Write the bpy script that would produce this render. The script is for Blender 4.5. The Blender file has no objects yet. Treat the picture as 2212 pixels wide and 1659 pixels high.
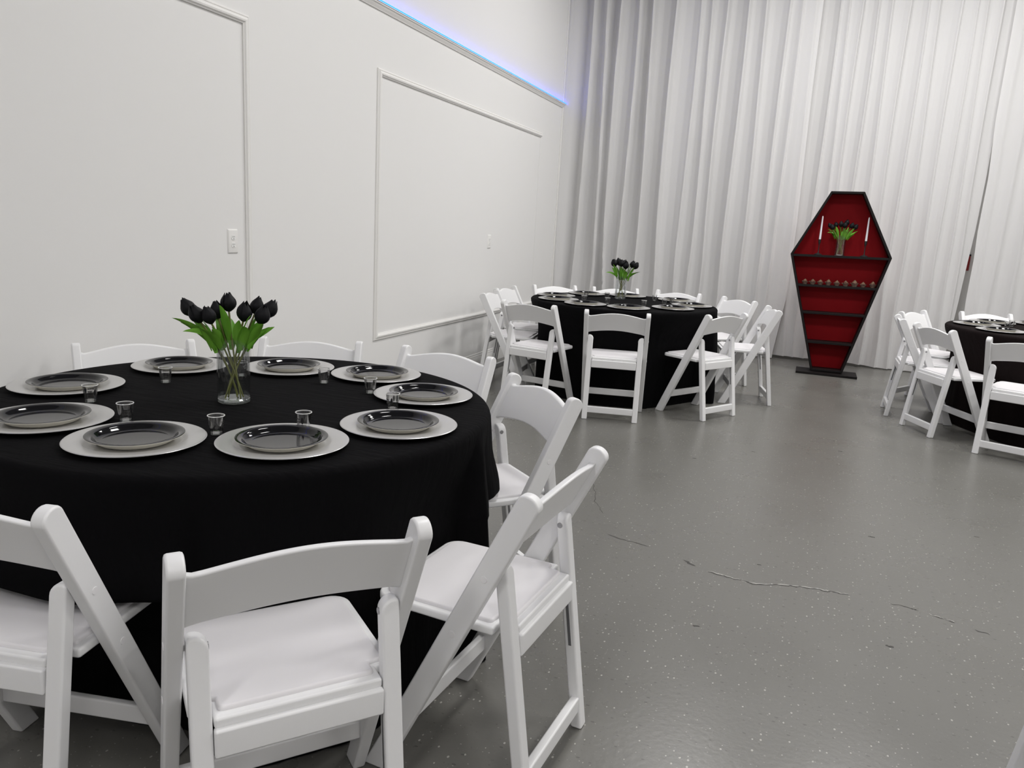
import bpy, bmesh, math, random
from mathutils import Vector, Matrix

# ------------------------------------------------------------------ camera, light, exposure
scene = bpy.context.scene
col = scene.collection
CAM_H = 1.34
cam_d = bpy.data.cameras.new('camera'); cam = bpy.data.objects.new('camera', cam_d); col.objects.link(cam)
cam_d.sensor_fit = 'HORIZONTAL'; cam_d.sensor_width = 36.0; cam_d.lens = 1661 / 2212 * 36.0
cam_d.clip_start = 0.05; cam_d.clip_end = 100
right = Vector((0.931949, 0.358694, 0.053005)); down = Vector((0.121335, -0.170754, -0.977814)); fwd = Vector((-0.341685, 0.917705, -0.202656))
m = Matrix((right, -down, -fwd)).transposed().to_4x4(); m.translation = (0, 0, CAM_H)
cam.matrix_world = m
scene.camera = cam
vs = scene.view_settings
vs.view_transform = 'Standard'; vs.look = 'None'; vs.gamma = 1.0; vs.use_curve_mapping = False
vs.exposure = 0.0
w = bpy.data.worlds.new('world'); scene.world = w; w.use_nodes = True
w.node_tree.nodes['Background'].inputs[0].default_value = (0.8, 0.85, 0.9, 1); w.node_tree.nodes['Background'].inputs[1].default_value = 0.05
LIGHT = 28.5          # emission of each ceiling panel's diffuser
LED = 14.0             # emission of the blue strip
CEIL = 4.7
XL, XR, YF, YB = -2.84, 6.6, -4.2, 9.62
random.seed(7)
PI = math.pi

# ------------------------------------------------------------------ helpers
def lerp(a, b, t): return a + (b - a) * t
def sstep(a, b, x):
    t = min(1.0, max(0.0, (x - a) / (b - a))); return t * t * (3 - 2 * t)

def link_mesh(name, me, mat=None, parent=None, angle=35, smooth=True):
    if mat is not None:
        for mm in (mat if isinstance(mat, (list, tuple)) else [mat]): me.materials.append(mm)
    if smooth:
        me.shade_smooth()
        me.set_sharp_from_angle(angle=math.radians(angle))
    o = bpy.data.objects.new(name, me); col.objects.link(o)
    if parent is not None: o.parent = parent
    return o

def from_data(name, verts, faces, mat=None, parent=None, angle=35, smooth=True, fix=True):
    me = bpy.data.meshes.new(name); me.from_pydata([tuple(v) for v in verts], [], faces); me.update()
    if fix:
        bm = bmesh.new(); bm.from_mesh(me); bmesh.ops.recalc_face_normals(bm, faces=bm.faces); bm.to_mesh(me); bm.free()
    return link_mesh(name, me, mat, parent, angle, smooth)

def weight_normals(me):
    """area-weighted vertex normals, so that flat faces stay flat next to their bevels"""
    acc = [Vector((0, 0, 0)) for _ in me.vertices]
    for p in me.polygons:
        for v in p.vertices: acc[v] += p.normal * p.area
    me.shade_smooth()
    me.normals_split_custom_set_from_vertices([tuple(a.normalized()) for a in acc])

def from_bm(name, bm, mat=None, parent=None, angle=35, smooth=True, wn=False):
    bmesh.ops.recalc_face_normals(bm, faces=bm.faces)
    me = bpy.data.meshes.new(name); bm.to_mesh(me); bm.free()
    if wn:
        o = link_mesh(name, me, mat, parent, angle, False); weight_normals(me); return o
    return link_mesh(name, me, mat, parent, angle, smooth)

def add_box(bm, lo, hi):
    vs_ = [bm.verts.new((x, y, z)) for x in (lo[0], hi[0]) for y in (lo[1], hi[1]) for z in (lo[2], hi[2])]
    for f in ((0, 1, 3, 2), (4, 6, 7, 5), (0, 4, 5, 1), (2, 3, 7, 6), (0, 2, 6, 4), (1, 5, 7, 3)):
        bm.faces.new([vs_[i] for i in f])

def bevel_all(bm, r, seg=2, ang=25):
    bmesh.ops.recalc_face_normals(bm, faces=bm.faces)
    es = [e for e in bm.edges if len(e.link_faces) == 2 and e.calc_face_angle(0) > math.radians(ang)]
    if r > 0 and es: bmesh.ops.bevel(bm, geom=es, offset=r, segments=seg, profile=0.5, affect='EDGES')

def box(name, lo, hi, mat, parent=None, bev=0.0, seg=2):
    bm = bmesh.new(); add_box(bm, lo, hi); bevel_all(bm, bev, seg)
    return from_bm(name, bm, mat, parent, wn=bev > 0)

def prism(name, poly, axis, a, b, mat, parent=None, bev=0.0, seg=2, ang=25):
    """extrude a 2D polygon along axis ('x': poly=(y,z); 'y': poly=(x,z); 'z': poly=(x,y))"""
    bm = bmesh.new()
    def P(p, t):
        return (t, p[0], p[1]) if axis == 'x' else (p[0], t, p[1]) if axis == 'y' else (p[0], p[1], t)
    A = [bm.verts.new(P(p, a)) for p in poly]; B = [bm.verts.new(P(p, b)) for p in poly]
    bm.faces.new(A); bm.faces.new(B[::-1]); n = len(poly)
    for i in range(n): bm.faces.new((A[i], A[(i + 1) % n], B[(i + 1) % n], B[i]))
    bevel_all(bm, bev, seg, ang)
    return from_bm(name, bm, mat, parent, wn=bev > 0)

def lathe(name, prof, mat, parent=None, n=48, matidx=None, angle=35, center=(0, 0, 0)):
    verts, faces, idx = [], [], []
    rings = []
    for r, z in prof:
        if r < 1e-6:
            rings.append([len(verts)]); verts.append((center[0], center[1], center[2] + z))
        else:
            rings.append(list(range(len(verts), len(verts) + n)))
            for i in range(n):
                a = 2 * PI * i / n; verts.append((center[0] + r * math.cos(a), center[1] + r * math.sin(a), center[2] + z))
    for k in range(len(rings) - 1):
        A, B = rings[k], rings[k + 1]
        for i in range(n):
            j = (i + 1) % n
            if len(A) == 1 and len(B) == 1: continue
            if len(A) == 1: f = (A[0], B[j], B[i])
            elif len(B) == 1: f = (A[i], A[j], B[0])
            else: f = (A[i], A[j], B[j], B[i])
            faces.append(f); idx.append(matidx[k] if matidx else 0)
    o = from_data(name, verts, faces, mat, parent, angle)
    if matidx:
        for p, i in zip(o.data.polygons, idx): p.material_index = i
    return o

def tube(name, pts, rad, mat, parent=None, n=8):
    verts, faces = [], []
    pts = [Vector(p) for p in pts]
    for i, p in enumerate(pts):
        t = (pts[min(i + 1, len(pts) - 1)] - pts[max(i - 1, 0)]).normalized()
        u = t.cross(Vector((0, 0, 1)) if abs(t.z) < 0.95 else Vector((1, 0, 0))).normalized(); v = t.cross(u)
        r = rad(i / (len(pts) - 1)) if callable(rad) else rad
        for k in range(n):
            a = 2 * PI * k / n; verts.append(p + u * r * math.cos(a) + v * r * math.sin(a))
    for i in range(len(pts) - 1):
        for k in range(n):
            faces.append((i * n + k, i * n + (k + 1) % n, (i + 1) * n + (k + 1) % n, (i + 1) * n + k))
    faces.append(tuple(range(n - 1, -1, -1))); b = (len(pts) - 1) * n; faces.append(tuple(range(b, b + n)))
    return from_data(name, verts, faces, mat, parent, 50)

def tag(o, label=None, cat=None, group=None, kind=None):
    if label: o['label'] = label
    if cat: o['category'] = cat
    if group: o['group'] = group
    if kind: o['kind'] = kind
    return o

def thing(name, loc, rz, label, cat, group=None):
    o = bpy.data.objects.new(name, None); col.objects.link(o)
    o.empty_display_size = 0.1; o.location = loc; o.rotation_euler = (0, 0, rz)
    return tag(o, label, cat, group)

def kids(o): return [c for c in bpy.data.objects if c.parent == o]

def copy_tree(o, parent=None):
    c = o.copy(); col.objects.link(c); c.parent = parent
    for ch in kids(o): copy_tree(ch, c)
    return c

# ------------------------------------------------------------------ materials
def mat(name, color, rough=0.5, metal=0.0, spec=0.5, coat=0.0, sheen=0.0):
    m_ = bpy.data.materials.new(name); m_.use_nodes = True
    b = m_.node_tree.nodes['Principled BSDF']
    b.inputs['Base Color'].default_value = (*color, 1); b.inputs['Roughness'].default_value = rough
    b.inputs['Metallic'].default_value = metal; b.inputs['Specular IOR Level'].default_value = spec
    b.inputs['Coat Weight'].default_value = coat; b.inputs['Sheen Weight'].default_value = sheen
    return m_

def N(m_, t, **kw):
    n = m_.node_tree.nodes.new(t)
    for k, v in kw.items():
        if hasattr(n, k): setattr(n, k, v)
        else: n.inputs[k].default_value = v
    return n

def L(m_, a, b): m_.node_tree.links.new(a, b)

def bsdf(m_): return m_.node_tree.nodes['Principled BSDF']

def add_bump(m_, scale, strength, dist=0.01, stretch=(1, 1, 1), detail=4):
    tc = N(m_, 'ShaderNodeTexCoord'); mp = N(m_, 'ShaderNodeMapping'); mp.inputs['Scale'].default_value = stretch
    nz = N(m_, 'ShaderNodeTexNoise'); nz.inputs['Scale'].default_value = scale; nz.inputs['Detail'].default_value = detail
    bp = N(m_, 'ShaderNodeBump'); bp.inputs['Strength'].default_value = strength; bp.inputs['Distance'].default_value = dist
    L(m_, tc.outputs['Object'], mp.inputs['Vector']); L(m_, mp.outputs['Vector'], nz.inputs['Vector'])
    L(m_, nz.outputs['Fac'], bp.inputs['Height']); L(m_, bp.outputs['Normal'], bsdf(m_).inputs['Normal'])
    return m_

def vary(m_, c1, c2, scale, detail=3, stretch=(1, 1, 1)):
    tc = N(m_, 'ShaderNodeTexCoord'); mp = N(m_, 'ShaderNodeMapping'); mp.inputs['Scale'].default_value = stretch
    nz = N(m_, 'ShaderNodeTexNoise'); nz.inputs['Scale'].default_value = scale; nz.inputs['Detail'].default_value = detail
    mx = N(m_, 'ShaderNodeMix', data_type='RGBA')
    mx.inputs[6].default_value = (*c1, 1); mx.inputs[7].default_value = (*c2, 1)
    L(m_, tc.outputs['Object'], mp.inputs['Vector']); L(m_, mp.outputs['Vector'], nz.inputs['Vector'])
    L(m_, nz.outputs['Fac'], mx.inputs[0]); L(m_, mx.outputs[2], bsdf(m_).inputs['Base Color'])
    return m_

M = {}
M['wall'] = add_bump(mat('painted_wall', (0.80, 0.795, 0.785), 0.62, spec=0.35), 60, 0.06, 0.004)
M['trim'] = mat('trim_paint', (0.82, 0.81, 0.79), 0.45, spec=0.4)
M['ceiling'] = mat('ceiling_paint', (0.30, 0.30, 0.30), 0.8)
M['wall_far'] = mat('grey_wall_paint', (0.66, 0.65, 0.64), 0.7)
M['plastic'] = add_bump(mat('white_resin', (0.83, 0.83, 0.835), 0.36, spec=0.45), 420, 0.03, 0.0006)
M['pad'] = add_bump(mat('white_vinyl', (0.77, 0.755, 0.77), 0.5, spec=0.3), 40, 0.04, 0.002)
M['bolt'] = mat('bolt_metal', (0.35, 0.35, 0.36), 0.35, metal=0.8)
M['cap'] = mat('white_plug', (0.84, 0.83, 0.84), 0.4)
M['charger'] = mat('silver_lacquer', (0.54, 0.537, 0.53), 0.28, metal=0.5, spec=0.5)
M['plate_top'] = mat('black_glossy', (0.006, 0.006, 0.007), 0.07, spec=0.42)
M['plate_under'] = mat('cream_paperboard', (0.82, 0.79, 0.70), 0.55)
M['petal'] = add_bump(mat('black_petal', (0.007, 0.007, 0.0085), 0.55, spec=0.15), 60, 0.3, 0.002, (1, 1, 0.2))
M['leaf'] = vary(mat('green_leaf', (0.08, 0.22, 0.02), 0.4, spec=0.4), (0.10, 0.32, 0.02), (0.22, 0.47, 0.06), 18, 3, (1, 1, 0.3))
M['stem'] = mat('olive_stem', (0.16, 0.17, 0.045), 0.5)
M['black_wood'] = vary(mat('black_wood', (0.006, 0.005, 0.005), 0.55, spec=0.2), (0.004, 0.0034, 0.0034), (0.010, 0.008, 0.008), 14, 4, (1, 1, 8))
M['red_back'] = add_bump(mat('red_panel', (0.23, 0.0024, 0.0055), 0.6, spec=0.12), 40, 0.05, 0.002)
M['black_iron'] = mat('black_iron', (0.012, 0.012, 0.013), 0.45)
M['wax'] = mat('white_wax', (0.80, 0.78, 0.82), 0.45)
M['cake'] = vary(mat('chocolate_cake', (0.20, 0.09, 0.06), 0.7), (0.06, 0.022, 0.013), (0.14, 0.06, 0.04), 70)
M['frost'] = vary(mat('brown_frosting', (0.42, 0.24, 0.17), 0.45), (0.07, 0.03, 0.02), (0.26, 0.17, 0.10), 90)
M['wrapper'] = mat('pale_wrapper', (0.20, 0.13, 0.10), 0.35)
M['red_box'] = mat('red_enamel', (0.30, 0.01, 0.012), 0.4)
M['dark'] = mat('dark_gap', (0.01, 0.01, 0.01), 0.6)
M['crack'] = mat('crack_dark', (0.055, 0.052, 0.048), 0.7)
M['crack_light'] = mat('crack_edge', (0.52, 0.51, 0.48), 0.5)
M['ink'] = mat('black_ink', (0.006, 0.006, 0.008), 0.5)
M['socket'] = mat('socket_white', (0.86, 0.86, 0.85), 0.3)
M['grey_steel'] = mat('grey_steel', (0.22, 0.22, 0.23), 0.4, metal=0.6)

def cloth_mat(name, c, bump=0.25):
    m_ = mat(name, c, 0.85, spec=0.05)
    tc = N(m_, 'ShaderNodeTexCoord')
    mp = N(m_, 'ShaderNodeMapping'); mp.inputs['Scale'].default_value = (3.0, 16, 3); mp.inputs['Rotation'].default_value = (0, 0, 0.35)
    n1 = N(m_, 'ShaderNodeTexNoise'); n1.inputs['Scale'].default_value = 3.0; n1.inputs['Detail'].default_value = 5; n1.inputs['Distortion'].default_value = 0.4
    bp = N(m_, 'ShaderNodeBump'); bp.inputs['Strength'].default_value = bump; bp.inputs['Distance'].default_value = 0.02
    L(m_, tc.outputs['Object'], mp.inputs['Vector']); L(m_, mp.outputs['Vector'], n1.inputs['Vector'])
    L(m_, n1.outputs['Fac'], bp.inputs['Height']); L(m_, bp.outputs['Normal'], bsdf(m_).inputs['Normal'])
    return m_
M['cloth'] = cloth_mat('black_cloth', (0.0036, 0.0035, 0.0040))
M['cloth_brown'] = cloth_mat('brown_black_cloth', (0.0085, 0.0058, 0.0058))

def curtain_mat():
    m_ = mat('white_drape', (0.77, 0.765, 0.765), 0.75, spec=0.2)
    tc = N(m_, 'ShaderNodeTexCoord')
    mp = N(m_, 'ShaderNodeMapping'); mp.inputs['Scale'].default_value = (8, 1, 0.5)
    n1 = N(m_, 'ShaderNodeTexNoise'); n1.inputs['Scale'].default_value = 1.2; n1.inputs['Detail'].default_value = 2
    mp2 = N(m_, 'ShaderNodeMapping'); mp2.inputs['Scale'].default_value = (7, 1, 3.2); mp2.inputs['Rotation'].default_value = (0, 0.5, 0)
    n2 = N(m_, 'ShaderNodeTexNoise'); n2.inputs['Scale'].default_value = 2.2; n2.inputs['Detail'].default_value = 6; n2.inputs['Distortion'].default_value = 1.0
    sx = N(m_, 'ShaderNodeSeparateXYZ')
    mr = N(m_, 'ShaderNodeMapRange'); mr.inputs['From Min'].default_value = 2.2; mr.inputs['From Max'].default_value = 0.2
    mr.inputs['To Min'].default_value = 0.05; mr.inputs['To Max'].default_value = 1.0
    mu = N(m_, 'ShaderNodeMath', operation='MULTIPLY'); ad = N(m_, 'ShaderNodeMath', operation='ADD')
    bp = N(m_, 'ShaderNodeBump'); bp.inputs['Strength'].default_value = 0.17; bp.inputs['Distance'].default_value = 0.03
    for mpp, nn in ((mp, n1), (mp2, n2)):
        L(m_, tc.outputs['Object'], mpp.inputs['Vector']); L(m_, mpp.outputs['Vector'], nn.inputs['Vector'])
    L(m_, tc.outputs['Object'], sx.inputs['Vector']); L(m_, sx.outputs['Z'], mr.inputs['Value'])
    L(m_, n2.outputs['Fac'], mu.inputs[0]); L(m_, mr.outputs['Result'], mu.inputs[1])
    L(m_, n1.outputs['Fac'], ad.inputs[0]); L(m_, mu.outputs['Value'], ad.inputs[1])
    L(m_, ad.outputs['Value'], bp.inputs['Height']); L(m_, bp.outputs['Normal'], bsdf(m_).inputs['Normal'])
    tl = N(m_, 'ShaderNodeBsdfTranslucent'); tl.inputs['Color'].default_value = (0.85, 0.84, 0.82, 1)
    mx = N(m_, 'ShaderNodeMixShader'); mx.inputs[0].default_value = 0.22
    L(m_, bsdf(m_).outputs[0], mx.inputs[1]); L(m_, tl.outputs[0], mx.inputs[2]); L(m_, mx.outputs[0], m_.node_tree.nodes['Material Output'].inputs['Surface'])
    return m_
M['curtain'] = curtain_mat()

def thin_glass(name, tint=(0.97, 0.98, 0.98), base=0.012, edge=0.45):
    m_ = bpy.data.materials.new(name); m_.use_nodes = True; nt = m_.node_tree; nt.nodes.clear()
    out = N(m_, 'ShaderNodeOutputMaterial'); tr = N(m_, 'ShaderNodeBsdfTransparent'); gl = N(m_, 'ShaderNodeBsdfGlossy')
    tr.inputs['Color'].default_value = (*tint, 1); gl.inputs['Roughness'].default_value = 0.03
    lw = N(m_, 'ShaderNodeLayerWeight'); lw.inputs['Blend'].default_value = 0.35
    mr = N(m_, 'ShaderNodeMapRange'); mr.inputs['To Min'].default_value = base; mr.inputs['To Max'].default_value = edge
    mx = N(m_, 'ShaderNodeMixShader')
    L(m_, lw.outputs['Fresnel'], mr.inputs['Value']); L(m_, mr.outputs['Result'], mx.inputs['Fac'])
    L(m_, tr.outputs['BSDF'], mx.inputs[1]); L(m_, gl.outputs['BSDF'], mx.inputs[2]); L(m_, mx.outputs['Shader'], out.inputs['Surface'])
    return m_
M['glass'] = thin_glass('clear_glass')
M['glass_base'] = thin_glass('thick_glass_base', (0.92, 0.94, 0.93), 0.25, 0.8)
M['cup'] = thin_glass('clear_plastic', (0.97, 0.97, 0.97), 0.02, 0.55)
M['cup_rim'] = mat('cup_rim_plastic', (0.75, 0.75, 0.74), 0.15, spec=0.8)

def emis(name, c, s):
    m_ = bpy.data.materials.new(name); m_.use_nodes = True; b = bsdf(m_)
    b.inputs['Base Color'].default_value = (*c, 1); b.inputs['Emission Color'].default_value = (*c, 1); b.inputs['Emission Strength'].default_value = s
    return m_
M['panel_light'] = emis('panel_diffuser', (1.0, 0.985, 0.965), LIGHT)
M['led'] = emis('blue_led', (0.002, 0.045, 1.0), LED); bsdf(M['led']).inputs['Base Color'].default_value = (0, 0, 0, 1)

def floor_mat():
    m_ = mat('grey_floor_paint', (0.2, 0.2, 0.19), 0.3, spec=0.5); b = bsdf(m_)
    tc = N(m_, 'ShaderNodeTexCoord')
    big = N(m_, 'ShaderNodeTexNoise'); big.inputs['Scale'].default_value = 0.7; big.inputs['Detail'].default_value = 4
    L(m_, tc.outputs['Object'], big.inputs['Vector'])
    c0 = N(m_, 'ShaderNodeMix', data_type='RGBA'); c0.inputs[6].default_value = (0.141, 0.138, 0.126, 1); c0.inputs[7].default_value = (0.166, 0.162, 0.149, 1)
    L(m_, big.outputs['Fac'], c0.inputs[0])
    prev = c0.outputs[2]
    def specks(scale, size, keep, colr, strength, off, stretch=(1, 1, 1), mask=None):
        nonlocal prev
        mp = N(m_, 'ShaderNodeMapping'); mp.inputs['Location'].default_value = off; mp.inputs['Scale'].default_value = stretch
        L(m_, tc.outputs['Object'], mp.inputs['Vector'])
        vo = N(m_, 'ShaderNodeTexVoronoi'); vo.inputs['Scale'].default_value = scale; vo.voronoi_dimensions = '2D'
        L(m_, mp.outputs['Vector'], vo.inputs['Vector'])
        sep = N(m_, 'ShaderNodeSeparateColor'); L(m_, vo.outputs['Color'], sep.inputs['Color'])
        sz = N(m_, 'ShaderNodeMath', operation='MULTIPLY'); L(m_, sep.outputs['Green'], sz.inputs[0]); sz.inputs[1].default_value = size
        lt = N(m_, 'ShaderNodeMath', operation='LESS_THAN'); L(m_, vo.outputs['Distance'], lt.inputs[0]); L(m_, sz.outputs[0], lt.inputs[1])
        gt = N(m_, 'ShaderNodeMath', operation='GREATER_THAN'); L(m_, sep.outputs['Red'], gt.inputs[0]); gt.inputs[1].default_value = keep
        mu = N(m_, 'ShaderNodeMath', operation='MULTIPLY'); L(m_, lt.outputs[0], mu.inputs[0]); L(m_, gt.outputs[0], mu.inputs[1])
        mu2 = N(m_, 'ShaderNodeMath', operation='MULTIPLY'); L(m_, mu.outputs[0], mu2.inputs[0]); mu2.inputs[1].default_value = strength
        mx = N(m_, 'ShaderNodeMix', data_type='RGBA'); mx.inputs[7].default_value = (*colr, 1)
        L(m_, mu2.outputs[0], mx.inputs[0]); L(m_, prev, mx.inputs[6]); prev = mx.outputs[2]
    specks(42, 0.16, 0.80, (0.50, 0.49, 0.45), 0.75, (3.1, 1.7, 0), (1.25, 0.85, 1))
    specks(70, 0.16, 0.86, (0.42, 0.41, 0.38), 0.6, (0.4, 9.7, 0), (0.9, 1.2, 1))
    specks(34, 0.15, 0.74, (0.085, 0.08, 0.075), 0.75, (7.3, 2.2, 0), (0.75, 1.3, 1))
    specks(60, 0.15, 0.78, (0.11, 0.105, 0.10), 0.65, (1.3, 5.2, 0), (1.2, 0.8, 1))
    L(m_, prev, b.inputs['Base Color'])
    rn = N(m_, 'ShaderNodeTexNoise'); rn.inputs['Scale'].default_value = 2.2; rn.inputs['Detail'].default_value = 6
    L(m_, tc.outputs['Object'], rn.inputs['Vector'])
    mr = N(m_, 'ShaderNodeMapRange'); mr.inputs['To Min'].default_value = 0.20; mr.inputs['To Max'].default_value = 0.38
    L(m_, rn.outputs['Fac'], mr.inputs['Value']); L(m_, mr.outputs['Result'], b.inputs['Roughness'])
    bn = N(m_, 'ShaderNodeTexNoise'); bn.inputs['Scale'].default_value = 55; bn.inputs['Detail'].default_value = 5
    L(m_, tc.outputs['Object'], bn.inputs['Vector'])
    bp = N(m_, 'ShaderNodeBump'); bp.inputs['Strength'].default_value = 0.10; bp.inputs['Distance'].default_value = 0.004
    L(m_, bn.outputs['Fac'], bp.inputs['Height']); L(m_, bp.outputs['Normal'], b.inputs['Normal'])
    return m_
M['floor'] = floor_mat()

# ------------------------------------------------------------------ the room
def struct(o): o['kind'] = 'structure'; return o
floor = struct(box('floor', (XL - .12, YF - .12, -.1), (XR + .12, YB + .12, 0), M['floor']))
struct(box('ceiling', (XL - .12, YF - .12, CEIL), (XR + .12, YB + .12, CEIL + .1), M['ceiling']))
struct(box('wall_left', (XL - .12, YF - .12, 0), (XL, YB + .12, CEIL), M['wall']))
struct(box('wall_back', (XL, YB, 0), (XR, YB + .12, CEIL), M['wall']))
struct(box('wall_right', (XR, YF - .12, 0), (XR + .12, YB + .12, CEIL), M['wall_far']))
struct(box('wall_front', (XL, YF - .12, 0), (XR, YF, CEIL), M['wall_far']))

# baseboard with a stepped top
struct(prism('baseboard_left', [(XL, 0), (XL + .016, 0), (XL + .016, .088), (XL + .012, .094), (XL + .012, .108), (XL + .007, .114), (XL + .007, .126), (XL, .131)],
             'y', YF, 8.80, M['trim']))

# wall panel mouldings (each board one trim)
MW = 0.046
PROF = [(0, 0), (0, .007), (.006, .012), (.010, .012), (.012, .009), (.017, .016), (.028, .020), (.036, .018), (.041, .011), (MW, .009), (MW, 0)]
trim_n = [0]
def moulding(p0, p1, inward, m0=1, m1=1):
    """board on the left wall from p0 to p1 (y,z: outer edge), 'inward' = unit (y,z) towards the panel's middle"""
    trim_n[0] += 1
    d = Vector((p1[0] - p0[0], p1[1] - p0[1])); ln = d.length; d /= ln; iv = Vector(inward)
    verts, faces = [], []
    for end in (0, 1):
        for (a, h) in PROF:
            s = (a * m0 if end == 0 else ln - a * m1)
            q = Vector(p0) + d * s + iv * a
            verts.append((XL + h, q.x, q.y))
    n = len(PROF)
    for i in range(n - 1): faces.append((i, i + 1, n + i + 1, n + i))
    faces.append((n - 1, 0, n, 2 * n - 1)); faces.append(tuple(range(n))); faces.append(tuple(range(n, 2 * n)))
    return struct(from_data('trim_%d' % trim_n[0], verts, faces, M['trim'], None, 30))
def panel(y0, y1, z0, z1, sides):
    if 'b' in sides: moulding((y0, z0), (y1, z0), (0, 1), 1, 1 if 'r' in sides else 0)
    if 't' in sides: moulding((y0, z1), (y1, z1), (0, -1), 1, 1 if 'r' in sides else 0.6)
    if 'l' in sides: moulding((y0, z0), (y0, z1), (1, 0))
    if 'r' in sides: moulding((y1, z0), (y1, z1), (-1, 0))
panel(0.05, 3.455, 0.48, 2.315, 'btlr')
panel(4.735, 8.125, 0.475, 2.315, 'btl')          # its far upright has come off
trim_n[0] += 1                                     # paint line left by the missing upright
struct(box('trim_%d' % trim_n[0], (XL, 8.085, .52), (XL + .0025, 8.118, 2.27), M['wall'], bev=.001, seg=1))
# picture rail carrying the LED strip
trim_n[0] += 1
struct(prism('trim_%d' % trim_n[0], [(XL, 2.672), (XL + .008, 2.672), (XL + .011, 2.680), (XL + .019, 2.687), (XL + .023, 2.698), (XL + .031, 2.703), (XL + .031, 2.711), (XL, 2.711)],
             'y', YF, 8.80, M['trim']))
# slim corner strip under the rail, where the wall meets the drape
trim_n[0] += 1
struct(box('trim_%d' % trim_n[0], (XL, 8.775, 0), (XL + .010, 8.805, CEIL), M['trim'], bev=.002, seg=1))

strip = thing('led_strip', (XL + .029, 0, 2.7115), 0, 'glowing blue LED strip lying along the picture rail on the wall', 'light strip')
bm = bmesh.new(); add_box(bm, (-.007, YF + .05, 0), (.007, 8.84, .004)); from_bm('backing_tape', bm, M['trim'], strip)
bm = bmesh.new(); add_box(bm, (-.005, YF + .05, .0042), (.006, 8.85, .014)); bevel_all(bm, .003, 2); from_bm('light_tube', bm, M['led'], strip)
bm = bmesh.new(); add_box(bm, (-.006, 8.85, .002), (.006, 8.878, .011)); bevel_all(bm, .002, 2)
from_bm('end_cap', bm, mat('blue_end_cap', (0.03, 0.10, 0.6), 0.4), strip)

# floor cracks and chips
def ribbon(name, pts, wid, m_, parent, z=0.0006, jit=0.006):
    rnd = random.Random(len(pts) * 13 + int(wid * 1e5)); fine = []
    for i in range(len(pts) - 1):
        for k in range(6): 
            t = k / 6; fine.append((lerp(pts[i][0], pts[i + 1][0], t) + rnd.uniform(-jit, jit), lerp(pts[i][1], pts[i + 1][1], t) + rnd.uniform(-jit, jit)))
    fine.append(pts[-1]); verts, faces = [], []
    for i, p in enumerate(fine):
        a = fine[max(0, i - 1)]; b = fine[min(len(fine) - 1, i + 1)]
        d = Vector((b[0] - a[0], b[1] - a[1])).normalized(); n = Vector((-d.y, d.x))
        wv = wid * rnd.uniform(.35, 1.0) * (0.15 if i in (0, len(fine) - 1) else 1)
        verts += [(p[0] + n.x * wv, p[1] + n.y * wv, z), (p[0] - n.x * wv, p[1] - n.y * wv, z)]
    for i in range(len(fine) - 1): faces.append((2 * i, 2 * i + 1, 2 * i + 3, 2 * i + 2))
    o = from_data(name, verts, faces, m_, parent, smooth=False)
    return o
CR = [(-.70, 3.215), (-.62, 3.19), (-.50, 3.165)], [(-.34, 3.10), (-.287, 3.06)], [(-.232, 3.03), (-.139, 3.013), (-.049, 3.0), (.071, 3.049), (.178, 3.072), (.225, 3.07), (.30, 3.075)], \
     [(.44, 3.075), (.504, 3.07), (.54, 3.06)], [(.579, 3.045), (.623, 3.028), (.655, 3.015)], [(.72, 2.99), (.76, 2.975)], [(-1.02, 4.05), (-.93, 3.83), (-.86, 3.60), (-.78, 3.45)]
for i, c in enumerate(CR):
    ribbon('floor_crack', c, (0.0035, 0.007, 0.0042, .0025, .004, .004, .0022)[i], M['crack'], floor)
ribbon('floor_crack_edge', [(x, y + .006) for x, y in CR[2]], 0.0028, M['crack_light'], floor, 0.0004)
ribbon('floor_crack_edge', [(x, y + .004) for x, y in CR[4]], 0.002, M['crack_light'], floor, 0.0009)
for i, (x, y, s) in enumerate([(.426, 3.783, .014), (-.216, 2.558, .011), (.414, 2.717, .013), (-.044, 3.202, .009), (.337, 5.325, .013), (-.513, 4.644, .012), (.902, 4.038, .011), (-.19, 5.0, .011), (-.26, 1.62, .014), (-.29, 1.55, .02)]):
    rnd = random.Random(i); k = 9
    ribbon('floor_chip', [(x - s, y + rnd.uniform(-.4, .4) * s), (x, y), (x + s, y + rnd.uniform(-.4, .4) * s)], s * .5, M['crack'], floor, 0.0005, s * .15)

# ceiling light panels (the room's lamps)
def ceiling_light(x, y, lab):
    t = thing('ceiling_light', (x, y, CEIL), 0, lab, 'ceiling light', 'ceiling light panels')
    bm = bmesh.new()
    for lo, hi in (((-.31, -.61, -.05), (.31, -.585, 0)), ((-.31, .585, -.05), (.31, .61, 0)), ((-.31, -.585, -.05), (-.285, .585, 0)), ((.285, -.585, -.05), (.31, .585, 0))): add_box(bm, lo, hi)
    from_bm('frame', bm, M['trim'], t, smooth=False)
    o = from_data('diffuser', [(-.285, -.585, -.042), (.285, -.585, -.042), (.285, .585, -.042), (-.285, .585, -.042)], [(0, 3, 2, 1)], M['panel_light'], t, smooth=False, fix=False)
    return t
PANELS = [(-.6, 7.0, 'drape row, above the corner table side'), (.9, 7.0, 'drape row, before the coffin shelf'), (2.4, 7.0, 'drape row, above the brown-black table'), (4.9, 7.0, 'drape row, far end'),
          (-.4, 3.4, 'middle row, wall end'), (2.6, 3.4, 'middle row, over the open floor'), (5.4, 3.4, 'middle row, far end'),
          (-.8, -2.3, 'entrance row, wall end'), (2.0, -2.3, 'entrance row, middle'), (4.8, -2.3, 'entrance row, far end')]
for x, y, lab in PANELS: ceiling_light(x, y, 'flat white LED ceiling panel, ' + lab)

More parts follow.
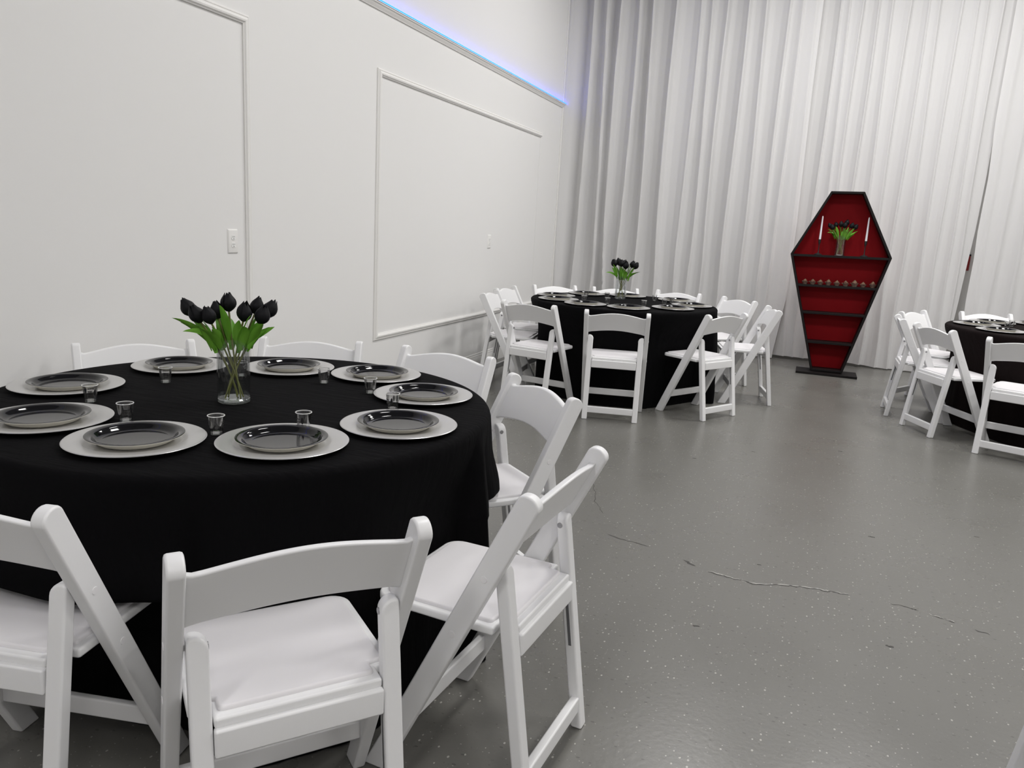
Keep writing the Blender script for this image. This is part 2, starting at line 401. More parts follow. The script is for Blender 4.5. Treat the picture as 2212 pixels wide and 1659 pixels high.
# ------------------------------------------------------------------ drapes on the back wall
def curtain(name, label, xl, xr, crests, amp, ybase, zhem, seed):
    """xl, xr, zhem, ybase: functions; crests: list of x positions at 2.9 m height; pleats fall back after each crest"""
    rnd = random.Random(seed); nx = 260; nz = 70; verts, faces = [], []
    ph = [(rnd.uniform(0, 6), rnd.uniform(.5, 1.0)) for _ in crests]
    cs = sorted(crests)
    cs = [cs[0] - .2] + cs + [cs[-1] + .2]
    w_ = [rnd.uniform(.6, 1.15) for _ in cs]
    def prof(x, z):
        sway = [c + .018 * math.sin(z * 1.1 + i * 2.1) + (.03 * math.sin(i * 1.7 + z * 2.2) * sstep(1.6, 0, z)) for i, c in enumerate(cs)]
        if x <= sway[0] or x >= sway[-1]: return 0.0
        for i in range(len(sway) - 1):
            if sway[i] <= x <= sway[i + 1]:
                span = sway[i + 1] - sway[i]; t = (x - sway[i]) / max(span, 1e-4)
                a = amp(x) * min(1.0, span / .16) * w_[i]
                keys = ((0, 0), (.13, .92), (.34, 1.0), (.66, .78), (.86, .38), (1, 0))
                for k in range(5):
                    if t <= keys[k + 1][0]:
                        q = (t - keys[k][0]) / (keys[k + 1][0] - keys[k][0]); q = q * q * (3 - 2 * q) if k in (0, 4) else q
                        return a * lerp(keys[k][1], keys[k + 1][1], q)
        return 0.0
    for j in range(nz + 1):
        tz = j / nz
        for i in range(nx + 1):
            u = i / nx
            z0 = zhem(lerp(xl(0), xr(0), u)); z = lerp(z0, CEIL - .01, tz ** 1.15)
            x = lerp(xl(z), xr(z), u)
            y = ybase(x) + prof(x, z) + .012 * math.sin(x * 9 + z * 1.3 + seed) * sstep(2.5, 0, z)
            verts.append((x, y, z))
    for j in range(nz):
        for i in range(nx):
            a = j * (nx + 1) + i; faces.append((a, a + 1, a + nx + 2, a + nx + 1))
    o = from_data(name, verts, faces, M['curtain'], None, 180, fix=False)
    return tag(o, label, 'curtain', 'white floor-length drapes on the back wall')
yb = lambda x: lerp(8.80, 9.16, sstep(-2.9, -1.3, x))
def pw(pts):
    def f(z):
        if z <= pts[0][0]: return pts[0][1]
        for (a, b), (c, d) in zip(pts, pts[1:]):
            if z <= c: return lerp(b, d, (z - a) / (c - a))
        return pts[-1][1]
    return f
curtain('curtain', 'white drape with deep folds in the corner behind the tulip vase table',
        lambda z: XL + .006, pw([(0, -.275), (.1, -.27), (.72, -.195), (1.5, -.183), (2.9, -.197), (4.7, -.19)]),
        [-2.81, -2.58, -2.41, -2.28, -2.10, -1.93, -1.70, -1.45, -1.308, -1.157, -.948, -.74, -.512, -.403, -.24],
        lambda x: lerp(.06, 1, sstep(-2.85, -2.6, x)) * lerp(.18, .10, sstep(-2.4, -.6, x)) * lerp(1, .25, sstep(-.55, -.3, x)), yb, lambda x: .02 + .012 * math.sin(x * 5), 3)
curtain('curtain', 'white drape hanging directly behind the coffin-shaped shelf',
        pw([(0, -.40), (1.0, -.28), (2.4, -.205), (4.7, -.20)]),
        pw([(0, 1.45), (.76, 1.507), (1.19, 1.530), (1.52, 1.551), (2.07, 1.566), (2.6, 1.57), (4.7, 1.58)]),
        [-.20, -.032, .082, .195, .329, .483, .64, .79, .913, 1.101, 1.225, 1.339, 1.46],
        lambda x: lerp(.06, .045, sstep(-.2, 1, x)), lambda x: lerp(9.235, 9.205, sstep(-.1, .2, x)), lambda x: .035 if x < .5 else lerp(.035, .012, sstep(.5, .9, x)), 5)
curtain('curtain', 'white drape right of the narrow gap showing a red wall box',
        pw([(0, 1.575), (.86, 1.566), (1.24, 1.574), (1.52, 1.566), (2.07, 1.578), (2.6, 1.556), (4.7, 1.57)]), lambda z: 6.5,
        [1.66, 1.80, 1.95, 2.13, 2.3, 2.46, 2.67, 2.85, 3.05, 3.2, 3.45, 3.66, 3.9, 4.1, 4.4, 4.6, 4.9, 5.2, 5.5, 5.8, 6.1, 6.3],
        lambda x: .05 * lerp(.2, 1, sstep(1.55, 1.75, x)), lambda x: 9.205, lambda x: .015, 9)
rb = thing('alarm_box', (1.57, YB, 1.20), 0, 'dark red wall box glimpsed through the gap between two drapes', 'wall box')
box('casing', (-.06, -.05, -.085), (.035, 0, .08), M['red_box'], rb, .006)
box('cover', (-.05, -.056, -.07), (.025, -.05, .05), M['red_box'], rb, .002)
box('lid_strip', (-.06, -.053, .07), (.035, 0, .088), M['dark'], rb, .002)
# ------------------------------------------------------------------ wall outlets
def outlet(y, z, label, big=True):
    t = thing('wall_outlet', (XL, y, z), 0, label, 'outlet')
    hw, hh = (.039, .0635)
    bm = bmesh.new()
    a = [bm.verts.new((0, sy * hw, sz * hh)) for sy, sz in ((-1, -1), (1, -1), (1, 1), (-1, 1))]
    b = [bm.verts.new((.007, sy * (hw - .006), sz * (hh - .006))) for sy, sz in ((-1, -1), (1, -1), (1, 1), (-1, 1))]
    bm.faces.new(a); bm.faces.new(b)
    for i in range(4): bm.faces.new((a[i], a[(i + 1) % 4], b[(i + 1) % 4], b[i]))
    bevel_all(bm, .0012, 2)
    from_bm('cover_plate', bm, M['trim'], t)
    for s in (-1, 1):
        cz = s * .0195
        poly = []
        for k in range(24):
            an = 2 * PI * k / 24; poly.append((.0150 * math.cos(an), cz + max(-.0122, min(.0122, .0165 * math.sin(an)))))
        r = prism('receptacle', poly, 'x', .006, .0095, M['socket'], t, .0006, 1)
        for (dy, w2, h2, dz) in ((-.0055, .0011, .0042, .004), (.0055, .0011, .0034, .004)):
            box('slot', (.0093, dy - w2, cz + dz - h2), (.0099, dy + w2, cz + dz + h2), M['dark'], r)
        prism('slot', [(.0024 * math.cos(2 * PI * k / 10), cz - .0065 + .0024 * math.sin(2 * PI * k / 10)) for k in range(10)], 'x', .0093, .0099, M['dark'], r)
    prism('screw', [(.0022 * math.cos(2 * PI * k / 10), .0022 * math.sin(2 * PI * k / 10)) for k in range(10)], 'x', .006, .0082, M['trim'], t)
    return t
outlet(3.308, 1.177, 'white double socket on the wall beside the upright panel moulding')
outlet(6.796, 1.172, 'small white double socket inside the wide wall panel near the corner')

# ------------------------------------------------------------------ white folding chair
WX, WB = .216, .0155          # beam centre, half thickness
YFt, YTop, ZT = .212, -.172, .783
def beam_poly(y0, z0, y1, z1, hd, flat=True, topr=1.0):
    d = Vector((y1 - y0, z1 - z0)); ln = d.length; d /= ln; n = Vector((d.y, -d.x))     # n points forward
    if n.x < 0: n = -n
    def flo(s):
        # point on floor line along edge
        base = Vector((y0, z0)) + n * s; k = (0 - base.y) / d.y; return base + d * k
    poly = [flo(-hd), flo(hd)]
    c = Vector((y1, z1)) - d * hd * topr
    for k in range(0, 13):
        a = PI * k / 12; poly.append(c + n * hd * math.cos(a) + d * hd * topr * math.sin(a))
    return [(p.x, p.y) for p in poly]
def make_chair():
    t = thing('folding_chair', (0, 0, 0), 0, 'x', 'chair')
    pl, bolt = M['plastic'], M['bolt']
    for s in (-1, 1):
        poly = beam_poly(YFt, 0, YTop, ZT, .0275, topr=.8)
        prism('front_leg', poly, 'x', s * WX - WB, s * WX + WB, pl, t, .0055, 2, 40)
    yr0, yr1, zr = -.178, -.092, .600
    for s in (-1, 1):
        xo, xn, rr = s * .198, s * .160, .026
        poly = [(xo, 0), (xn, 0)] + [(xn + s * rr * (1 - math.cos(PI / 2 * k / 6)), zr - rr + rr * math.sin(PI / 2 * k / 6)) for k in range(7)] + \
               [(xo - s * .009 * (1 - math.sin(PI / 2 * k / 4)), zr - .009 + .009 * math.cos(PI / 2 * k / 4)) for k in range(5)]
        rl = prism('rear_leg', poly, 'y', -.016, .016, pl, t, .006, 3, 40)
        for v in rl.data.vertices: v.co.y += yr0 + (yr1 - yr0) * v.co.z / zr
        rl.data.update(); weight_normals(rl.data)
        # long slot on the inner face where the seat runner slides
        ly = lambda z: yr0 + (yr1 - yr0) * z / zr
        xi = s * .160
        prism('slot', [(ly(.24) - .004, .24), (ly(.24) + .004, .24), (ly(.40) + .004, .40), (ly(.40) - .004, .40)], 'x', xi - s * .0008, xi + s * .002, M['grey_steel'], rl)
    # backrest: arched board between the posts, bowed a little backwards
    n = 24; verts, faces = [], []
    by = lambda z: YFt + (YTop - YFt) * z / ZT
    for i in range(n + 1):
        u = i / n * 2 - 1; x = u * (WX - .010)
        arch = math.cos(u * PI / 2); ar2 = arch ** 1.2
        ztop = .741 + .030 * ar2 + .008 * sstep(.90, 1.0, abs(u)); zbot = .622 + .022 * ar2 - .006 * sstep(.86, 1.0, abs(u))
        bow = -.010 * arch
        th = .010
        for (z, e) in ((zbot, 1), (ztop, 1), (ztop, -1), (zbot, -1)):
            verts.append((x, by(z) + bow + e * th, z))
    for i in range(n):
        for k in range(4):
            a, b = i * 4 + k, i * 4 + (k + 1) % 4; faces.append((a, b, b + 4, a + 4))
    faces.append((0, 1, 2, 3)); faces.append((n * 4 + 3, n * 4 + 2, n * 4 + 1, n * 4))
    bm = bmesh.new(); vv = [bm.verts.new(v) for v in verts]
    for f in faces: bm.faces.new([vv[i] for i in f])
    bevel_all(bm, .0065, 3, 50)
    from_bm('backrest', bm, pl, t, wn=True)
    # seat frame: wide in front, narrow tongue between the rear legs
    def rounded(pts):
        out = []
        for i, (x, y, r) in enumerate(pts):
            if r == 0: out.append((x, y)); continue
            p = Vector((x, y)); a = (Vector(pts[i - 1][:2]) - p).normalized(); b = (Vector(pts[(i + 1) % len(pts)][:2]) - p).normalized()
            c = p + (a + b) * r
            a0 = math.atan2((p + a * r - c).y, (p + a * r - c).x); a1 = math.atan2((p + b * r - c).y, (p + b * r - c).x)
            da = (a1 - a0 + PI) % (2 * PI) - PI
            for k in range(7): out.append((c.x + r * math.cos(a0 + da * k / 6), c.y + r * math.sin(a0 + da * k / 6)))
        return out
    outl = rounded([(-.195, .249, .046), (.195, .249, .046), (.197, -.082, 0), (.158, -.082, 0), (.158, -.130, 0), (-.158, -.130, 0), (-.158, -.082, 0), (-.197, -.082, 0)])
    so = prism('seat_frame', outl, 'z', .424, .446, pl, t, .006, 2, 40)
    pad = rounded([(-.178, .231, .038), (.178, .231, .038), (.180, -.070, .01), (.148, -.074, 0), (.148, -.110, .012), (-.148, -.110, .012), (-.148, -.074, 0), (-.180, -.070, .01)])
    bm = bmesh.new(); A = [bm.verts.new((x, y, .440)) for x, y in pad]; B = [bm.verts.new((x, y, .4545)) for x, y in pad]
    bm.faces.new(A[::-1]); bm.faces.new(B)
    for i in range(len(pad)): bm.faces.new((A[i], A[(i + 1) % len(pad)], B[(i + 1) % len(pad)], B[i]))
    top = [e for e in bm.edges if e.verts[0].co.z > .45 and e.verts[1].co.z > .45]
    bmesh.ops.recalc_face_normals(bm, faces=bm.faces); bmesh.ops.bevel(bm, geom=top, offset=.007, segments=3, profile=.5, affect='EDGES')
    from_bm('seat_pad', bm, M['pad'], t, wn=True)
    box('rear_apron', (-.159, -.141, .371), (.159, -.121, .4270), pl, t, .005)
    box('rear_stretcher', (-.164, -.181, .048), (.164, -.157, .095), pl, t, .005)
    box('front_stretcher', (-.203, by(.145) - .010, .121), (.203, by(.145) + .010, .169), pl, t, .005)
    def disc(name, x0, x1, y, z, r, m_): return prism(name, [(y + r * math.cos(2 * PI * k / 14), z + r * math.sin(2 * PI * k / 14)) for k in range(14)], 'x', x0, x1, m_, t, .0008, 1)
    for s in (-1, 1):
        o = s * (WX + WB)
        disc('bolt_cap', o - s * .002, o + s * .0012, by(.575), .575, .0085, M['cap'])
        disc('bolt_cap', o - s * .002, o + s * .0012, by(.422), .422, .0085, M['cap'])
        i_ = s * .160
        b_ = disc('pivot_bolt', i_ + s * .002, i_ - s * .0015, yr1 + .001, .572, .0075, M['bolt'])
        disc('pivot_pin', s * .196, s * (WX - WB + .001), by(.570) - .010, .570, .007, M['cap'])
    return t
proto = make_chair()
used = [False]
def place_chair(x, y, th, label, group):
    o = proto if not used[0] else copy_tree(proto)
    used[0] = True
    o.location = (x, y, 0); o.rotation_euler = (0, 0, math.radians(th) - PI / 2)
    return tag(o, label, 'chair', group)

T1, T2, T3 = (-1.611, 1.922), (-1.424, 6.390), (1.84, 6.90)
G1, G2, G3 = 'chairs around the tulip table by the wall', 'chairs around the corner table', 'chairs around the table past the coffin shelf'
W_ = 'white folding chair '
CH1 = [(-.891, 1.172, 140.0, 'with its wide seat pad shown from behind, front table', 'the chair shown from behind'),
       (-.633, 1.688, 175.4, 'side-on at the front table, beside the open cracked floor', 'the side-on chair by the cracked floor'),
       (-.946, 2.445, 228.7, 'whose seat is overhung by a bulge of black tablecloth', 'the chair overhung by cloth'),
       (-1.502, 1.070, 101.7, 'with black cloth lapping its seat, front table', 'the chair lapped by cloth'),
       (-2.437, 2.303, -35.3, 'against the wall below the tall panel, behind the front table', 'the chair against the tall panel'),
       (-2.004, 2.758, -69.0, 'against the wall between tulip vase and wide panel', 'the chair between vase and wide panel'),
       (-1.446, 2.850, -95.8, 'at the front table, below the lower corner of the wide panel', 'the chair below the wide panel corner'),
       (-2.150, 1.120, 56.0, 'at the front table, back towards the entrance, facing the tulip vase', 'the wall-side cloth edge'),
       (-2.450, 1.640, 16.0, 'squeezed between front table and tall panel, nearest the entrance', 'the tall wall panel')]
CH2 = [(-1.242, 5.446, 101.5, 'at the corner table with its back squarely to the open floor', 'the chair with its back square to the floor'),
       (-.655, 5.898, 149.3, 'angled at the corner table, crossing the edge-on chair near the coffin', 'the angled chair on the coffin side'),
       (-1.866, 5.513, 79.0, 'angled at the corner table, before two edge-on chairs', 'the angled chair on the wall side'),
       (-2.303, 5.993, 7.5, 'edge-on beside the end of the lower wall moulding', 'the edge-on chair by the wall moulding'),
       (-2.385, 6.533, .0, 'edge-on by the wall, between another edge-on chair and the corner chair', 'the second edge-on chair by the wall'),
       (-2.190, 7.100, -48.0, 'tucked in the corner where wall and drape meet', 'the chair in the wall corner'),
       (-1.691, 7.374, -64.2, 'before the drape, straight behind the far tulip vase', 'the chair behind the far vase'),
       (-1.198, 7.498, -103.8, 'before the drape, next to the far vase on the coffin side', 'the chair beside the far vase'),
       (-.679, 7.274, -136.3, 'facing out from the drape, half hidden by two chairs near the coffin', 'the half-hidden chair by the drape'),
       (-.386, 6.644, 193.6, 'edge-on at the corner table, standing closest to the coffin shelf', 'the edge-on chair by the coffin')]
CH3 = [(.895, 6.868, -.5, 'edge-on at the brown-black table, standing closest to the coffin foot', 'the edge-on chair by the coffin foot'),
       (1.041, 7.524, -30.1, 'behind the edge-on one, before the drape right of the coffin', 'the chair before the drape'),
       (1.044, 6.330, 24.6, 'angled at the brown-black table, both rear feet on open floor', 'the angled chair'),
       (1.424, 5.888, 68.2, 'at the brown-black table, beside the angled one, back squarely to open floor', 'the chair beside the angled one'),
       (1.605, 7.942, -71.6, 'below the drape gap, behind the brown-black table', 'the chair below the drape gap')]
for a_, l_, s_ in ((60, 'past the drape gap, back to the drape, brown-black table', 'the chair past the drape gap'), (20, 'at the brown-black table, opposite the coffin side, nearer the drape', 'the far chair nearer the drape'),
                   (-22, 'at the brown-black table, opposite the coffin side, nearer the entrance', 'the far chair nearer the entrance'), (-66, 'at the brown-black table, last before the far side, facing the drape', 'the chair facing the drape')):
    CH3.append((1.84 + .97 * math.cos(math.radians(a_)), 6.90 + .97 * math.sin(math.radians(a_)), a_ + 180, l_, s_))
for lst, g in ((CH1, G1), (CH2, G2), (CH3, G3)):
    for (x, y, th, lab, sh) in lst: place_chair(x, y, th, W_ + lab, g)
place_chair(.757, 1.745, 2, W_ + 'of which only one grey leg edge shows on the bare floor', 'chair standing alone on the floor')

# ------------------------------------------------------------------ tables and cloths
TOPZ = .757
def cloth(center, chairs, bulge, mat_, seed, label, group=None):
    cx, cy = center; R = .770; nt = 288; rnd = random.Random(seed)
    ph = [rnd.uniform(0, 2 * PI) for _ in range(6)]
    lim = []
    for i in range(nt):
        a = 2 * PI * i / nt; best = 9.0
        for k, (x, y, th, *_r) in enumerate(chairs):
            c, s = math.cos(math.radians(th)), math.sin(math.radians(th))
            r = .3
            while r < 1.2:
                px, py = cx + r * math.cos(a) - x, cy + r * math.sin(a) - y
                lf = px * c + py * s; lr = px * s - py * c
                if abs(lr) < .250 and -.3 < lf < .278: break
                r += .006
            if r < 1.2: best = min(best, r)
        lim.append(best)
    lim = [min(lim[(i + d) % nt] for d in range(-2, 3)) for i in range(nt)]
    lim2 = [min(v, .92) for v in lim]
    for _ in range(3): lim2 = [(lim2[i - 2] + lim2[i - 1] + lim2[i] + lim2[(i + 1) % nt] + lim2[(i + 2) % nt]) / 5 for i in range(nt)]
    lim = [min(a, b) for a, b in zip(lim, lim2)]
    def isb(a):
        v = 0
        for k in bulge:
            x, y = chairs[k][0], chairs[k][1]; d = math.atan2(y - cy, x - cx) - a; d = (d + PI) % (2 * PI) - PI
            v = max(v, sstep(.62, .30, abs(d)))
        return v
    def fold(a):
        f = .5 * math.sin(13 * a + ph[0] + .8 * math.sin(2 * a + ph[1])) + .35 * math.sin(21 * a + ph[2] + math.sin(3 * a + ph[3])) + .25 * math.sin(5 * a + ph[4])
        return math.copysign(abs(f) ** .8, f)
    verts, faces = [(0, 0, 0)], []; rows = []
    prof = [('t', r) for r in (.10, .22, .34, .46, .58, .66, .72, .752)] + [('e', k) for k in (0, 1, 2)] + \
           [('s', z) for z in (.725, .70, .67, .64, .61, .58, .55, .525, .50, .485, .474, .462, .45, .42, .38, .34, .30, .26, .22, .18, .14, .10, .06, .03, .012, .004)]
    for kind, v in prof:
        row = []
        for i in range(nt):
            a = 2 * PI * i / nt
            if kind == 't': r, z = v, 0.0 + .0003 * math.sin(9 * a + v * 20) * v
            elif kind == 'e': r, z = ((.763, -.0010), (.770, -.006), (.775, -.014))[v]
            else:
                t = (TOPZ - v) / TOPZ; r = .775 + .055 * t + fold(a) * (.004 + .034 * t ** .9); z = v - TOPZ
                b = isb(a); lm = lim[i]
                if lm < 1.0:
                    gentle = min(r, lerp(.775, lm, sstep(.745, .50, v)) if lm < .775 + .05 else max(lm, .775))
                    tuck = r + .018 * sstep(.62, .49, v) if v > .47 else min(r, lm)
                    g2 = gentle if v > .49 else min(r, lm)
                    r = lerp(g2, tuck, b)
                    if b > .02 and v > .47: z = z
                if v < .05: r += (.05 - v) * (.5 + .5 * math.sin(7 * a + ph[5])) * .9 * (1 if lm > r + .05 else 0)
            row.append(len(verts)); verts.append((r * math.cos(a), r * math.sin(a), z))
        rows.append(row)
    for i in range(nt): faces.append((0, rows[0][i], rows[0][(i + 1) % nt]))
    for A, B in zip(rows, rows[1:]):
        for i in range(nt): faces.append((A[i], B[i], B[(i + 1) % nt], A[(i + 1) % nt]))
    o = from_data('tablecloth', [(x, y, z + TOPZ) for x, y, z in verts], faces, mat_, None, 180, fix=False)
    o.location = (cx, cy, 0)
    return tag(o, label, 'tablecloth', 'black tablecloths')
cloth(T1, CH1, (2, 3), M['cloth'], 1, 'black cloth over the round front table beside the tall wall panel')
cloth(T2, CH2, (), M['cloth'], 4, 'black cloth falling to the floor over the round corner table')
cloth(T3, CH3, (), M['cloth_brown'], 8, 'brownish black cloth over the round table past the coffin shelf')
def table(c, lab):
    t = thing('round_table', (c[0], c[1], 0), 0, lab, 'table', 'round folding tables')
    lathe('table_top', [(0, TOPZ - .004), (.755, TOPZ - .004), (.762, TOPZ - .010), (.762, TOPZ - .034), (.755, TOPZ - .040), (0, TOPZ - .040)], M['trim'], t, 64)
    for k in range(4):
        a = PI / 4 + k * PI / 2
        tube('leg', [(.36 * math.cos(a), .36 * math.sin(a), .72), (.40 * math.cos(a), .40 * math.sin(a), .002)], .016, M['grey_steel'], t)
table(T1, 'round folding table hidden under the cloth with the largest tulip vase')
table(T2, 'round folding table hidden under the black corner cloth')
table(T3, 'round folding table hidden under the brownish black cloth')

# ------------------------------------------------------------------ place settings
charger0 = lathe('charger_plate', [(0, .0035), (.104, .0035), (.110, .0045), (.118, .0095), (.124, .0115), (.150, .0130), (.1605, .0138), (.1640, .0135), (.1655, .0122), (.1645, .0108), (.158, .0105), (.122, .0085), (.112, .0010), (.104, 0), (0, 0)], M['charger'], None, 72, angle=50)
pr = [(0, .0042), (.078, .0042), (.086, .0052), (.0915, .0085), (.097, .0150), (.1005, .0185), (.1085, .0200), (.1135, .0205), (.1150, .0198),
      (.1146, .0186), (.1085, .0180), (.1005, .0165), (.0960, .0125), (.0895, .0045), (.083, .0008), (.078, 0), (0, 0)]
plate0 = lathe('dinner_plate', pr, [M['plate_top'], M['plate_under']], None, 72, [0] * 8 + [1] * 8, angle=50)
# clear shot cup
def make_cup():
    t = thing('shot_cup', (0, 0, 0), 0, 'x', 'cup')
    lathe('cup_wall', [(.0150, 0), (.0158, .004), (.0212, .050), (.0205, .0495), (.0152, .006)], M['cup'], t, 32)
    lathe('rim', [(.0205, .0498), (.0222, .0500), (.0228, .0510), (.0222, .0520), (.0206, .0518)], M['cup_rim'], t, 32)
    lathe('cup_base', [(0, .0005), (.0150, .0005), (.0154, .003), (.0150, .0062), (.006, .0050), (0, .0056)], M['glass_base'], t, 32)
    verts, faces = [], []
    rnd = random.Random(2)
    def patch(a0, a1, z0, z1):
        n = max(1, int((a1 - a0) / .18)); b = len(verts)
        for i in range(n + 1):
            a = lerp(a0, a1, i / n)
            for z in (z0, z1):
                r = lerp(.0158, .0212, (z - .004) / .046) + .0005; verts.append((r * math.cos(a), r * math.sin(a), z))
        for i in range(n): faces.append((b + 2 * i, b + 2 * i + 2, b + 2 * i + 3, b + 2 * i + 1))
    for base in (0, PI):                      # blurred printed block: rows of short strokes and a drop-shaped mark
        for row, (z, wd) in enumerate(((.0345, .85), (.0265, .95), (.0195, .45))):
            a = base - wd / 2
            while a < base + wd / 2:
                da = rnd.uniform(.06, .12); h = rnd.uniform(.0018, .0028)
                patch(a, a + da * .7, z - h, z + h); a += da + rnd.uniform(.05, .09)
                if rnd.random() < .5: patch(a - .12, a, z - .0006, z + .0006)
        c = base + .80
        for k in range(8):
            z = .021 + k * .0024; hw = .19 * math.sin((k + .8) / 8.6 * PI) ** .7; patch(c - hw, c + hw, z, z + .0026)
    from_data('print', verts, faces, M['ink'], t, smooth=False, fix=False)['kind'] = 'stuff'
    return t
cup0 = make_cup()
first = {'charger': True, 'plate': True, 'cup': True}
def inst(key, src, loc, rz, label, cat, group):
    if first[key]: o = src; first[key] = False
    else: o = copy_tree(src)
    o.location = loc; o.rotation_euler = (0, 0, rz); return tag(o, label, cat, group)
def setting(p, who, tname, gi):
    inst('charger', charger0, (p[0], p[1], TOPZ + .0005), random.uniform(0, 6), 'silver charger set before ' + who + ', ' + tname, 'charger', 'silver chargers ' + tname)
    inst('plate', plate0, (p[0] + random.uniform(-.004, .004), p[1] + random.uniform(-.004, .004), TOPZ + .0045), random.uniform(0, 6), 'black plate set before ' + who + ', ' + tname, 'plate', 'black plates ' + tname)
S1 = [(-1.515, 1.403, 3), (-1.201, 1.572, 0), (-1.035, 1.877, 1), (-1.157, 2.26, 2), (-1.46, 2.464, 6), (-1.788, 2.381, 5), (-2.122, 2.181, 4), (-2.16, 1.743, 8), (-1.859, 1.427, 7)]
for x, y, k in S1: setting((x, y), CH1[k][4], 'front table', 1)
S2 = [(-2.003, 6.350, 4), (-1.881, 6.033, 3), (-1.598, 5.837, 2), (-1.254, 5.835, 0), (-.959, 6.101, 1), (-.865, 6.472, 9), (-1.049, 6.852, 8), (-1.500, 6.90, 6), (-1.845, 6.755, 5)]
for x, y, k in S2: setting((x, y), CH2[k][4], 'corner table', 2)
S3 = [(1.288, 6.974, 0), (1.456, 7.296, 1), (1.382, 6.592, 2), (1.80, 7.452, 4), (1.688, 6.369, 3)] + [(1.84 + .56 * math.cos(math.radians(a_)), 6.90 + .56 * math.sin(math.radians(a_)), k_) for a_, k_ in ((54, 5), (15, 6), (-25, 7), (-65, 8))]
for x, y, k in S3: setting((x, y), CH3[k][4], 'brown-black table', 3)
CUPS = [(-1.947, 1.644, 'beside the plate nearest the tall wall panel, front table'), (-1.694, 1.537, 'between the vase and the cloth-lapped chair, print facing out'), (-1.978, 1.965, 'before the plate at the tall panel chair, front table'),
        (-1.406, 1.562, 'between the two plates of the open-floor side, front table'), (-1.853, 2.192, 'half hidden behind the front vase'), (-1.24, 1.712, 'behind the plate of the chair shown from behind'),
        (-1.551, 2.26, 'before the plate of the chair between vase and panel'), (-1.333, 2.212, 'before the plate below the wide panel corner'), (-1.155, 2.05, 'between the plates of the side-on and overhung chairs'),
        (-1.674, 6.063, 'behind the plate of the wall-side angled chair, corner table'), (-1.473, 6.04, 'beside the plate of the squared-up chair, corner table'), (-1.60, 6.535, 'just wall side of the far tulip vase'),
        (-1.185, 6.075, 'behind the plate of the squared-up chair, corner table'), (-1.219, 6.705, 'alone between far vase and half-hidden chair'), (-1.075, 6.37, 'behind the plate of the coffin-side angled chair'), (-1.79, 6.55, 'by the plate of the second edge-on chair, corner table'),
        (-1.05, 6.585, 'by the plate of the edge-on chair near the coffin, corner table'),
        (1.482, 6.90, 'on the brown-black table before the edge-on chair'), (1.55, 7.09, 'on the brown-black table before the drape-side chair')]
for i, (x, y, lab) in enumerate(CUPS):
    inst('cup', cup0, (x, y, TOPZ + .0005), random.uniform(0, 6.28) if i not in (1, 2) else math.atan2(-y, -x) + .1, 'clear plastic shot cup ' + lab, 'cup', 'clear printed shot cups')

# ------------------------------------------------------------------ vases and tulips
def vase(x, y, z, label):
    t = thing('glass_vase', (x, y, z), 0, label, 'vase', 'cylinder vases')
    lathe('vase_wall', [(.0475, .004), (.048, .010), (.048, .198), (.0475, .2), (.0455, .2), (.045, .198), (.045, .014)], M['glass'], t, 48)
    lathe('vase_base', [(0, .0005), (.044, .0005), (.0475, .003), (.0475, .012), (.044, .015), (.012, .0128), (0, .013)], M['glass_base'], t, 48)
    return t
def bez(p0, p1, p2, n):
    return [p0 * (1 - t) ** 2 + p1 * 2 * t * (1 - t) + p2 * t * t for t in [i / n for i in range(n + 1)]]
def petal_mesh(hw, hl, k):
    """one tulip petal as a curved shell; axis z, petal centred on +x"""
    verts, faces = [], []; nu, nv = 6, 8
    for side in (0, 1):
        for j in range(nv + 1):
            v = j / nv; z = hl * v
            rad = hw * (math.sin(min(1, v * 2.1 + .13) * PI / 2) ** .8) * (1 - .70 * sstep(.50, 1.10, v)) * (1 - .015 * side * 5)
            sp = 1.05 * (math.sin(PI * (v * .80 + .14)) ** .7) * (1 - .10 * sstep(.88, 1.0, v))
            for i in range(nu + 1):
                u = i / nu * 2 - 1; a = u * sp
                verts.append((rad * math.cos(a), rad * math.sin(a), z + .0025 * (1 - u * u) * v))
    st = (nu + 1) * (nv + 1)
    for side in (0, 1):
        for j in range(nv):
            for i in range(nu):
                a = side * st + j * (nu + 1) + i; f = (a, a + 1, a + nu + 2, a + nu + 1); faces.append(f if side == 0 else f[::-1])
    me = bpy.data.meshes.new('petal'); me.from_pydata(verts, [], faces); me.update(); me.materials.append(M['petal']); me.shade_smooth()
    return me
PET = [petal_mesh(.0225, .054, 0), petal_mesh(.0205, .053, 1)]
def leaf(name, p0, p1, p2, wid, parent, roll=0.0):
    n = 12; ax = bez(Vector(p0), Vector(p1), Vector(p2), n); verts, faces = [], []
    for i, p in enumerate(ax):
        t = (ax[min(n, i + 1)] - ax[max(0, i - 1)]).normalized(); v = i / n
        s = t.cross(Vector((0, 0, 1)));  s = s.normalized() if s.length > .05 else Vector((1, 0, 0)); up = s.cross(t)
        s = (s * math.cos(roll) + up * math.sin(roll)); up = s.cross(t)
        w_ = wid * (math.sin(PI * min(1, .10 + .90 * v)) ** .75) * (1.0 if v < .5 else (1 - .25 * (v - .5) * 2)) + .0012 * (1 - v)
        for q in (-1, -.5, 0, .5, 1): verts.append(p + s * w_ * q + up * (-.0 + .32 * w_ * q * q))
    for i in range(n):
        for k in range(4): a = i * 5 + k; faces.append((a, a + 1, a + 6, a + 5))
    return from_data(name, verts, faces, M['leaf'], parent, 180, fix=False)
